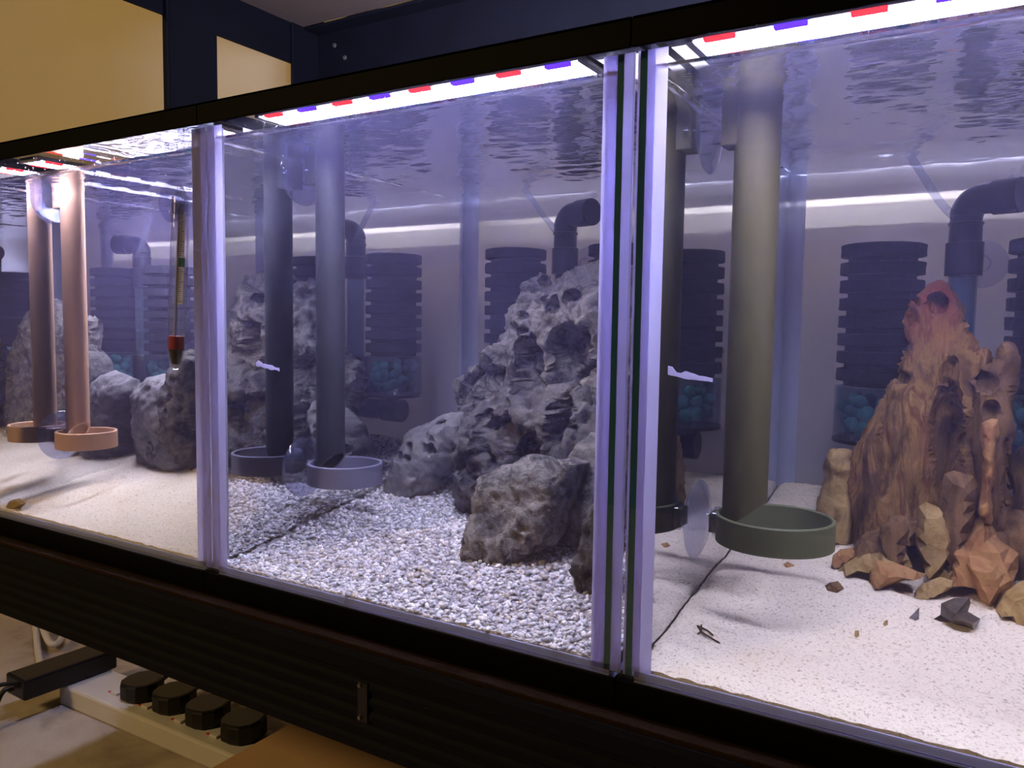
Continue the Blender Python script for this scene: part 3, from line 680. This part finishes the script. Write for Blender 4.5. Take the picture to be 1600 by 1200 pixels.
SH = [  # label, polygon, Y offset from contact, thick, material, lean
 ('striped brown stone slab leaning upright against the pillar', [(1463, 825), (1466, 790), (1477, 745), (1490, 742), (1522, 746), (1529, 762), (1524, 800), (1512, 838), (1500, 850), (1478, 850)], .0, .010, 'brownrock', .1),
 ('flat brown stone slab lying beside the upright nodular piece', [(1326, 862), (1334, 850), (1355, 838), (1376, 832), (1384, 812), (1400, 812), (1430, 820), (1437, 835), (1433, 858), (1400, 866), (1362, 874), (1330, 880)], .0, .016, 'brownrock', .5),
 ('small rounded orange-brown stone at the tip of the flat slab', [(1300, 880), (1301, 868), (1312, 860), (1330, 858), (1338, 868), (1328, 878), (1310, 884)], .0, .008, 'orange', .2),
 ('knobbly ochre stone standing upright among the shards', [(1431, 850), (1436, 812), (1438, 795), (1446, 787), (1466, 796), (1480, 802), (1484, 825), (1494, 845), (1488, 862), (1476, 880), (1462, 893), (1448, 886), (1438, 868)], .0, .014, 'ochre', .1),
 ('pale ochre wedge of stone lying flat on the sand', [(1308, 893), (1318, 885), (1345, 870), (1380, 860), (1398, 858), (1412, 868), (1424, 890), (1400, 893), (1345, 897), (1318, 902)], .0, .012, 'ochre', .5),
 ('pointed orange stone shard lying in front of the ochre wedge', [(1357, 920), (1360, 890), (1368, 880), (1395, 884), (1420, 890), (1447, 899), (1440, 907), (1415, 910), (1380, 918)], .0, .010, 'orange', .3),
 ('large orange stone slab with a raised peak', [(1482, 870), (1488, 855), (1505, 842), (1522, 822), (1535, 811), (1550, 828), (1565, 850), (1594, 870), (1592, 882), (1570, 890), (1520, 884), (1490, 884)], .0, .018, 'orange', .35),
 ('cupped orange stone standing on its point in the sand', [(1507, 880), (1513, 869), (1530, 868), (1560, 885), (1583, 905), (1578, 920), (1562, 938), (1548, 950), (1530, 935), (1520, 905)], .0, .014, 'orange', .15),
 ('thin tan stone flake lying flat on the sand', [(1420, 932), (1440, 915), (1468, 906), (1494, 914), (1480, 926), (1450, 938)], .0, .006, 'ochre', .5),
 ('small ochre stone under the cupped orange one', [(1457, 898), (1470, 888), (1500, 885), (1515, 895), (1512, 908), (1480, 906), (1462, 904)], .0, .008, 'ochre', .3),
 ('smooth tan stone slab half buried by the frame-side sand', [(1554, 950), (1566, 930), (1590, 915), (1625, 905), (1660, 930), (1650, 985), (1600, 975), (1570, 962)], .0, .016, 'ochre', .3),
 ('grey-black glossy rock piece alone on the white sand', [(1458, 968), (1468, 962), (1470, 945), (1490, 936), (1515, 935), (1520, 945), (1518, 955), (1538, 968), (1528, 980), (1522, 988), (1500, 978), (1470, 972)], .0, .010, 'blackrock', .2),
 ('tiny grey pointed stone chip on the sand', [(1418, 968), (1428, 958), (1436, 950), (1436, 974), (1426, 974)], .0, .004, 'rockpale', .1),
 ('small brown stone chip on the sand by the ring', [(1284, 919), (1295, 912), (1308, 910), (1320, 922), (1318, 928), (1296, 926)], .0, .004, 'brownrock', .3),
 ('tiny orange stone flake on the sand beside the ring', [(1220, 883), (1230, 878), (1240, 884), (1234, 887)], .0, .003, 'orange', .3),
 ('small dark brown stone between the ochre rock and pillar', [(1372, 835), (1374, 822), (1386, 812), (1402, 808), (1416, 812), (1422, 828), (1415, 845), (1385, 846)], .02, .010, 'brownrock', .1),
]
for q, (lb, pg, dy, th, mt_, ln) in enumerate(SH):
    yb = max(p[1] for p in pg); xb = [p[0] for p in pg if p[1] == yb][0]
    c = bedpt(2, xb, yb - 2)
    rock('stone_piece', lb, pg, min(c[1] + th * .45, .160 - .0006 * q), th, mt_, res=.0042 if th > .008 else .0018, amp=(.0020, .0, .0006) if th > .008 else (.0008, .0002, .0003), seed=30 + q, flat=True, lean=ln, k=.35, round_=.55, cell=30, group=G3, ground=2)

for lb, ti_, pg in (('small tan stone chip on the sand beside the brown tube tank glass', 0, [(10, 790), (14, 782), (24, 780), (33, 787), (30, 793), (18, 794)]),
                    ('tiny tan shell fragment on open sand near the grey stone chip', 2, [(1379, 979), (1382, 971), (1387, 970), (1387, 977), (1383, 981)]),
                    ('tiny brown seed husk on open sand below the shell fragment', 2, [(1335, 995), (1336, 987), (1341, 987), (1342, 994), (1339, 997)])):
    c = bedpt(ti_, pg[0][0], max(p[1] for p in pg) - 1)
    rock('stone_chip', lb, pg, c[1] + .001, .0025, 'ochre', res=.0012, amp=(.0005, 0, .0003), seed=70, flat=True, lean=.3, k=.4, ground=ti_)

# ------------------------------------------------------------------ feeding tubes on suction cups
def suction_cup(mb, X, Y, Z, r=.0225, axis='x', s=1):
    pr = [(r, .0003), (r * .97, .0010), (r * .75, .0030), (r * .45, .0052), (r * .30, .0065), (r * .28, .0090), (r * .36, .0100), (r * .36, .0125), (r * .20, .0132)]
    return mb.lathe([(a, b * s) for a, b in pr][::s], (X, Y, Z), 36, axis)
def feeder(i, Y, off, R, mat, label, tip, ring_mat):
    xp = TANKX[i] + .0066 + .0; X = xp + off
    zt = .0665; zb = .0515; RR = .0305 * (R / .0118); rw = .0022
    root = empty('feeding_tube', (X, Y, zb), label, 'feeding tube'); O = Vector((X, Y, zb))
    def part(mb, name, mats, smooth=40, bevel=0, parent=None):
        o = mb.build(name, mats, parent or root, smooth, bevel); o.data.transform(Matrix.Translation(-O)); return o
    # hollow tube with slanted mouth
    n = 40; mb = MB(); V = []; zt_top = .2985
    for (r, z_) in ((R, 0), (R, 1), (R - .0016, 1), (R - .0016, 0)):
        for k in range(n):
            a = 2 * math.pi * k / n; x, y = r * math.cos(a), r * math.sin(a)
            zz = zt_top if z_ else .0545 + (x + R) / (2 * R) * .019
            V.append((X + x, Y + y, zz))
    F = [(j * n + k, j * n + (k + 1) % n, ((j + 1) % 4) * n + (k + 1) % n, ((j + 1) % 4) * n + k) for j in range(4) for k in range(n)]
    mb.add(V, F, 0)
    part(mb, 'tube', [mat])
    # dark disc across the hollow tube, standing in for the shade inside its mouth
    part(MB().lathe([(0, .082), (R - .0017, .082), (R - .0017, .0835), (0, .0835)], (X, Y, 0), 28), 'mouth_shade', tip)
    # ring dish
    cx = X - R + .0015 + RR - .004
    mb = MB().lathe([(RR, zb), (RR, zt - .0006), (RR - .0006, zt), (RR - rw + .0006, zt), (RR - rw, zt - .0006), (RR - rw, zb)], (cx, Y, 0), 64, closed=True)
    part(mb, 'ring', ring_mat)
    # brackets
    part(MB().box(xp + .008, cx - RR + .003, Y - .006, Y + .006, zb + .002, zt - .002), 'bracket', mat, None, .0006)
    part(MB().box(xp + .008, X - R * .6, Y - .0075, Y + .0075, .2655, .2960), 'bracket', mat, None, .0008)
    for z in (.059, .2750):
        part(suction_cup(MB(), xp, Y, z, .0225), 'suction_cup', 'cup', 50)
    return root
feeder(0, .070, .0270, .0098, 'tan', 'terracotta brown plastic feeding tube with a ring dish', 'tipred', 'tan')
feeder(1, .084, .0265, .0104, 'lilac', 'blue-grey plastic feeding tube with a ring dish', 'black', 'lilac_lit')
feeder(2, .095, .0262, .0120, 'olive', 'olive green plastic feeding tube with a ring dish', 'black', 'olive_lit')

# ------------------------------------------------------------------ twin sponge filters
def sponge_mesh():
    r = .0272; n = 72; prof = []
    H = .099; nr = 8; pitch = H / nr
    for k in range(nr):
        z = k * pitch
        prof += [(r - .0052, z), (r - .0052, z + pitch * .28), (r - .0004, z + pitch * .31), (r, z + pitch * .34), (r, z + pitch * .62), (r, z + pitch * .95), (r - .0006, z + pitch * .99)]
    prof += [(r - .0015, H), (r * .8, H + .0006), (r * .5, H), (r * .2, H + .0004), (.0001, H)]
    mb = MB().lathe(prof, (0, 0, 0), n)
    mb.v = [tuple(Vector(v) + Vector((v[0], v[1], .004)).normalized() * .0007 * noise.fractal(Vector(v) * 420, 1, 2, 2)) for v in mb.v]
    me = mb.mesh('sponge', 25); me.materials.append(M['sponge']); return me
SPM = sponge_mesh()
def pebble_mesh(seed):
    import bmesh
    bm = bmesh.new(); bmesh.ops.create_icosphere(bm, subdivisions=2, radius=.0058); sv = Vector((seed * 4.1, 2, 1))
    for v in bm.verts: v.co = v.co * (1 + .28 * noise.noise(v.co * 180 + sv)); v.co.z *= .82
    me = bpy.data.meshes.new('media_stone'); bm.to_mesh(me); bm.free(); me.polygons.foreach_set('use_smooth', [True] * len(me.polygons)); me.materials.append(M['media']); return me
PEB = [pebble_mesh(k) for k in range(4)]
def canister_mesh():
    r = .0278; z0, z1 = -.0385, -.0005
    mb = MB().lathe([(r, z0), (r, z1), (r - .0012, z1), (r - .0012, z0 + .0015)], (0, 0, 0), 48, closed=True)
    me = mb.mesh('media_canister', 40); me.materials.append(M['smoke']); return me
CAN = canister_mesh()
CANB = MB().lathe([(.0282, -.0400), (.0282, -.0375), (.0, -.0372)], (0, 0, 0), 48).mesh('canister_base', 40); CANB.materials.append(M['black'])
FL = ('black twin sponge filter mirrored in the side glass behind the brown tube', 'black twin sponge filter on the back glass behind the grey rocks', 'black twin sponge filter on the back glass behind the red-brown pillar')
def filter_(i, Y, dz):
    x0 = TANKX[i] + .006; zs = .130 + dz; xu = x0 + .120
    root = empty('sponge_filter', (xu, Y, zs - .06), FL[i], 'filter'); O = Vector(root.location); rs = random.Random(i)
    def part(mb, name, mats, smooth=40, bevel=0, parent=None):
        o = mb.build(name, mats, parent or root, smooth, bevel); o.data.transform(Matrix.Translation(-O)); return o
    for xs_ in (x0 + .0705, x0 + .1725):
        loc = Vector((xs_, Y, zs)) - O
        o = link('sponge', SPM, None, root, loc); o.rotation_euler.z = rs.uniform(0, 6)
        cn = link('media_canister', CAN, None, root, loc)
        link('canister_base', CANB, None, cn)
        placed = []
        tries = 0
        while len(placed) < 46 and tries < 6000:
            tries += 1
            a = rs.uniform(0, 6.283); rr = .0203 * math.sqrt(rs.uniform(.55, 1)); q = Vector((rr * math.cos(a), rr * math.sin(a), rs.uniform(-.0310, -.0085)))
            if all((q - w_).length > .0088 for w_ in placed):
                placed.append(q); p = link('media_stone', PEB[rs.randrange(4)], None, cn, q); p.rotation_euler = (rs.uniform(0, 6), rs.uniform(0, 6), rs.uniform(0, 6)); p.scale = [rs.uniform(.85, 1.05)] * 3
        part(MB().tube([(xs_, Y, zs - .0405), (xs_, Y, zs - .052)], .008, 20), 'canister_neck', 'black')
    # lower manifold
    part(MB().tube([(x0 + .0705, Y, zs - .054), (x0 + .1725, Y, zs - .054)], .0098, 20), 'manifold_pipe', 'black')
    for s in (.0705, .1725): part(MB().lathe([(.0001, -.0115), (.0115, -.0115), (.0115, .0115), (.0001, .0115)], (x0 + s, Y, zs - .054), 20, 'x'), 'manifold_elbow', 'black', 40, .001)
    part(MB().lathe([(.0098, zs - .052), (.0122, zs - .048), (.0122, zs - .006), (.0105, zs - .002)], (xu, Y, 0), 24), 'riser_socket', 'black')
    part(MB().lathe([(.0088, zs - .008), (.0088, zs + .078), (.0076, zs + .078), (.0076, zs - .008)], (xu, Y, 0), 28, closed=True), 'riser_pipe', 'tube_clear')
    part(MB().lathe([(.0088, zs + .0765), (.0114, zs + .0767), (.0114, zs + .0985), (.0100, zs + .0990), (.0098, zs + .1100), (.0106, zs + .1103), (.0106, zs + .1118), (.0096, zs + .1122), (.0096, zs + .116)], (xu, Y, 0), 28), 'riser_collar', 'black')
    # outlet elbow
    d = Vector((.93, -.36, 0)).normalized(); path = []
    zc = zs + .116
    for k in range(9):
        a = math.pi / 2 * k / 8
        path.append(Vector((xu, Y, zc)) + d * (.0105 * (1 - math.cos(a))) + Vector((0, 0, .0105 * math.sin(a))))
    path += [path[-1] + d * .006]
    part(MB().tube(path, .0100, 24), 'outlet_elbow', 'black', 60)
    e = path[-1]
    pth = [e, e + d * .0002, e + d * .016, e + d * .016, e + d * .004]; rr_ = [.0100, .0112, .0112, .0086, .0086]
    part(MB().tube(pth, rr_, 24), 'outlet_nozzle', 'black', 40)
    # suction cup behind the collar, airline
    part(suction_cup(MB(), xu + .010, TD - .0056, zs + .086, .0165, 'y', -1), 'suction_cup', 'cup', 50)
    part(MB().tube(bez([(xu - .004, Y - .0085, zs + .112), (xu - .016, Y - .010, zs + .126), (xu - .034, Y - .012, WL[i] - .0005), (xu - .046, Y - .012, .296)], 6), .0027, 12), 'airline', 'air', 60)
    # bubbles rising from the nozzle
    bb = MB()
    for k in range(14):
        q = e + d * rs.uniform(.008, .022) + Vector((0, rs.uniform(-.008, .004), rs.uniform(.010, .0165))); r = rs.uniform(.0008, .0022)
        if q.z + r > WL[i]: q.z = WL[i] - r - .0002
        bb.lathe([(.00001, -r), (r * .7, -r * .7), (r, 0), (r * .7, r * .7), (.00001, r)], q, 10)
    tag(part(bb, 'air_bubbles', 'drop', 60), kind='stuff')
    return root
filter_(0, .236, -.002); filter_(1, .2715, .005); filter_(2, .2715, -.002)

# ------------------------------------------------------------------ thermometer in the first tank
def thermometer():
    Y = .0150; top = onY(283, 300, Y); bot = onY(274, 578, Y); c = onY(277, 450, Y)
    R = .0060
    root = empty('thermometer', tuple(bot), 'glass stick thermometer with a green mark and red band hanging on a suction cup', 'thermometer'); O = Vector(bot)
    ax = (Vector(top) - Vector(bot)).normalized()
    Lh = (Vector(top) - Vector(bot)).length
    rot = ax.to_track_quat('Z', 'Y').to_matrix().to_4x4()
    def part(mb, name, mats, smooth=50, parent=None):
        o = mb.build(name, mats, parent or root, smooth); o.data.transform(rot); return o
    u = Lh / 278.0      # one photograph pixel along the stick
    part(MB().lathe([(.0002, 0), (.0024, .0006), (.0038, 10 * u), (R, 34 * u), (R, Lh - .004), (R * .6, Lh), (.0001, Lh)], n=28), 'glass_tube', 'thermo')
    part(MB().lathe([(.0001, 8 * u), (.0026, 10 * u), (.0040, 22 * u), (.0046, 33 * u), (.0001, 33.2 * u)], n=20), 'ballast', 'ballast')
    part(MB().lathe([(.0001, 33.4 * u), (.0051, 33.4 * u), (.0051, 54 * u), (.0001, 54 * u)], n=24), 'red_band', 'red')
    part(MB().lathe([(.0009, 54 * u), (.0009, Lh - .008)], (-.0012, 0, 0), 10), 'capillary', 'white')
    s = part(MB().box(-.0004, .0042, .0, .0006, 104 * u, 250 * u), 'scale_strip', 'paper', None)
    part(MB().box(-.0004, .0044, -.0007, -.0001, 163 * u, 177 * u), 'green_mark', 'green', None, s)
    tk = MB(); z = 108 * u; k = 0
    while z < 246 * u:
        if not 160 * u < z < 180 * u: tk.box(.0002, .0032 if k % 5 == 0 else .0018, -.0005, -.0001, z, z + .0004)
        z += .0014; k += 1
    part(tk, 'scale_ticks', 'ink', None, s)
    cq = Vector(onY(268, 314, .006)) - O
    mb = suction_cup(MB(), cq.x, cq.y + .0002, cq.z, .0145, 'y', 1); mb.build('suction_cup', 'cup', root, 50)
    MB().lathe([(R + .0014, -.004), (R + .0014, .004), (R + .0002, .004), (R + .0002, -.004)], (Vector(top) - O - ax * .012), 24, closed=True).build('clip_ring', 'cup', root, 50)
thermometer()

# ------------------------------------------------------------------ small things on the sand in the olive tank
mb = MB()
for pts in ([(1090, 982), (1098, 992), (1110, 1000), (1124, 1008)], [(1089, 981), (1104, 988), (1114, 996)], [(1096, 980), (1095, 990), (1090, 994)]):
    w3 = []
    for p_ in pts: q = bedpt(2, *p_); w3.append((q[0], q[1], q[2] + .0012))
    mb.tube(bez(w3, 5), .00045, 6)
tag(mb.build('twig', 'twig', None, 60), 'thin curled dark twig lying on the white sand', 'twig')
# waste cables on the wall side
def cable(label, pts, r=.003, name='power_cable', mat='cable'):
    return tag(MB().tube(bez(pts, 10), r, 10).build(name, mat, None, 60), label, 'cable')
ycb = .36
def cyl_px(lst, Y): return [tuple(onY(x, y, Y)) for x, y in lst]
cable('black power cable running behind the olive tube tank, the higher one', cyl_px([(1130, 700), (1195, 692), (1240, 700), (1270, 698), (1330, 694), (1420, 700), (1650, 690)], ycb), .0034)
cable('black power cable running behind the olive tube tank, the lower one', cyl_px([(1130, 712), (1240, 714), (1340, 716), (1430, 714), (1650, 720)], ycb), .0034)
def mirpx(lst, Y, X): return [(2 * X - q[0], q[1], q[2]) for q in [onY(x, y, Y) for x, y in lst]]
cable('black cable hanging behind the gravel tank beside the filter, straight one', mirpx([(640, 470), (668, 540), (674, 600), (680, 660), (684, 720)], .325, -.2934), .0026)
cable('black cable hanging behind the gravel tank beside the filter, slanting one', mirpx([(642, 470), (668, 525), (690, 590), (705, 640), (716, 700)], .330, -.2934), .0026)

# ------------------------------------------------------------------ below the shelf: power strip, plugs, adapter, box
ZS = -.288
a = Vector(onZ(100, 1072, ZS)); b = Vector(onZ(360, 1180, ZS))
dx = (b - a); dx.z = 0; dx.normalize(); dyv = Vector((-dx.y, dx.x, 0)); ang = math.atan2(dx.y, dx.x)
root = empty('power_strip', (a.x, a.y, FLOORZ), 'white multi-socket power strip with black plugs on the stone floor', 'power strip'); root.rotation_euler.z = ang
Hs = ZS - FLOORZ
MB().box(-.012, .56, 0, .060, .0, Hs).build('body', 'white', root, None, .003)
def local(px, py, z=ZS):
    q = Vector(onZ(px, py, z)) - a; return q.dot(dx), q.dot(dyv)
for (px, py) in ((172, 1081), (219, 1102), (270, 1124), (325, 1147)):
    lx, ly = local(px, py)
    MB().box(lx - .002, lx + .002, ly - .0015, ly + .0015, Hs, Hs + .0008).build('indicator_lamp', 'red', root)
    MB().box(lx + .005, lx + .017, ly - .003, ly + .004, Hs, Hs + .003).build('rocker_switch', 'white', root, None, .0008)
def plug(px, py, label):
    q = Vector(onZ(px, py, ZS + .012)); root = empty('plug', (q.x, q.y, ZS), label, 'plug', 'black plugs in the white power strip'); root.rotation_euler.z = ang + .15
    out = [(-.021, -.012), (-.0235, .0), (-.021, .014), (-.008, .026), (.008, .026), (.021, .014), (.0235, 0), (.021, -.012), (.012, -.0215), (0, -.0235), (-.012, -.0215)]
    MB().prism(out[::-1], .0005, .0215).build('body', 'black', root, None, .003)
    MB().tube([(0, .024, .010), (0, .044, .011)], [.0065, .0040], 12).build('strain_relief', 'black', root, 60)
    MB().tube(bez([(0, .042, .011), (.004, .075, .008), (.02, .11, -.02), (.04, .15, -.03)], 6), .0032, 10).build('cord', 'cable', root, 60)
plug(222, 1072, 'black plug nearest the power adapter in the white strip')
plug(272, 1089, 'black plug in the second socket from the power adapter')
plug(324, 1110, 'black plug in the third socket from the power adapter')
plug(380, 1133, 'black plug in the fourth socket, next to the cardboard')
# adapter
q0 = Vector(onZ(99, 1034, -.264))
ad = empty('power_adapter', (q0.x, q0.y, ZS), 'black power adapter brick lying across the end of the white strip', 'power adapter')
d0 = Vector(onZ(45, 1068, -.275)) - Vector(onZ(167, 1025, -.275)); ad.rotation_euler.z = math.atan2(d0.y, d0.x)
MB().box(-.058, .058, -.022, .022, .0005, .026).build('body', 'black', ad, None, .003)
MB().tube(bez([(.060, .0, .014), (.072, .0, .012), (.09, .005, -.012), (.14, .03, -.033), (.2, .06, -.033)], 6), [.0042] * 3 + [.003] * 22, 10).build('cord', 'cable', ad, 60)
MB().tube(bez([(.060, .012, .022), (.085, .010, .026), (.12, -.01, .0), (.2, -.04, -.033)], 6), .0026, 10).build('cord', 'cable', ad, 60)
# white cable coil by the wall
def floor_cable(lst, z): return [tuple(onZ(x, y, z)) for x, y in lst]
wy = .47
cable('white looped cable lying on the floor behind the power adapter', floor_cable([(70, 1065), (61, 1030), (57, 995), (56, 972), (66, 955), (90, 945)], FLOORZ + .0048), .0045, 'white_cable', 'white')
cable('short white cable loop beside the longer white cable', floor_cable([(62, 962), (70, 990), (80, 1006), (93, 1002), (100, 982), (96, 950)], FLOORZ + .0135), .0045, 'white_cable', 'white')
# cardboard box
zt = -.215; c0 = onZ(400, 1160, zt)
tag(MB().box(c0[0], c0[0] + .42, -.20, .19, FLOORZ, zt).build('cardboard_box', 'card', bevel=.0015, origin=(c0[0], 0, FLOORZ)), 'plain brown cardboard box below the shelf beam', 'box')
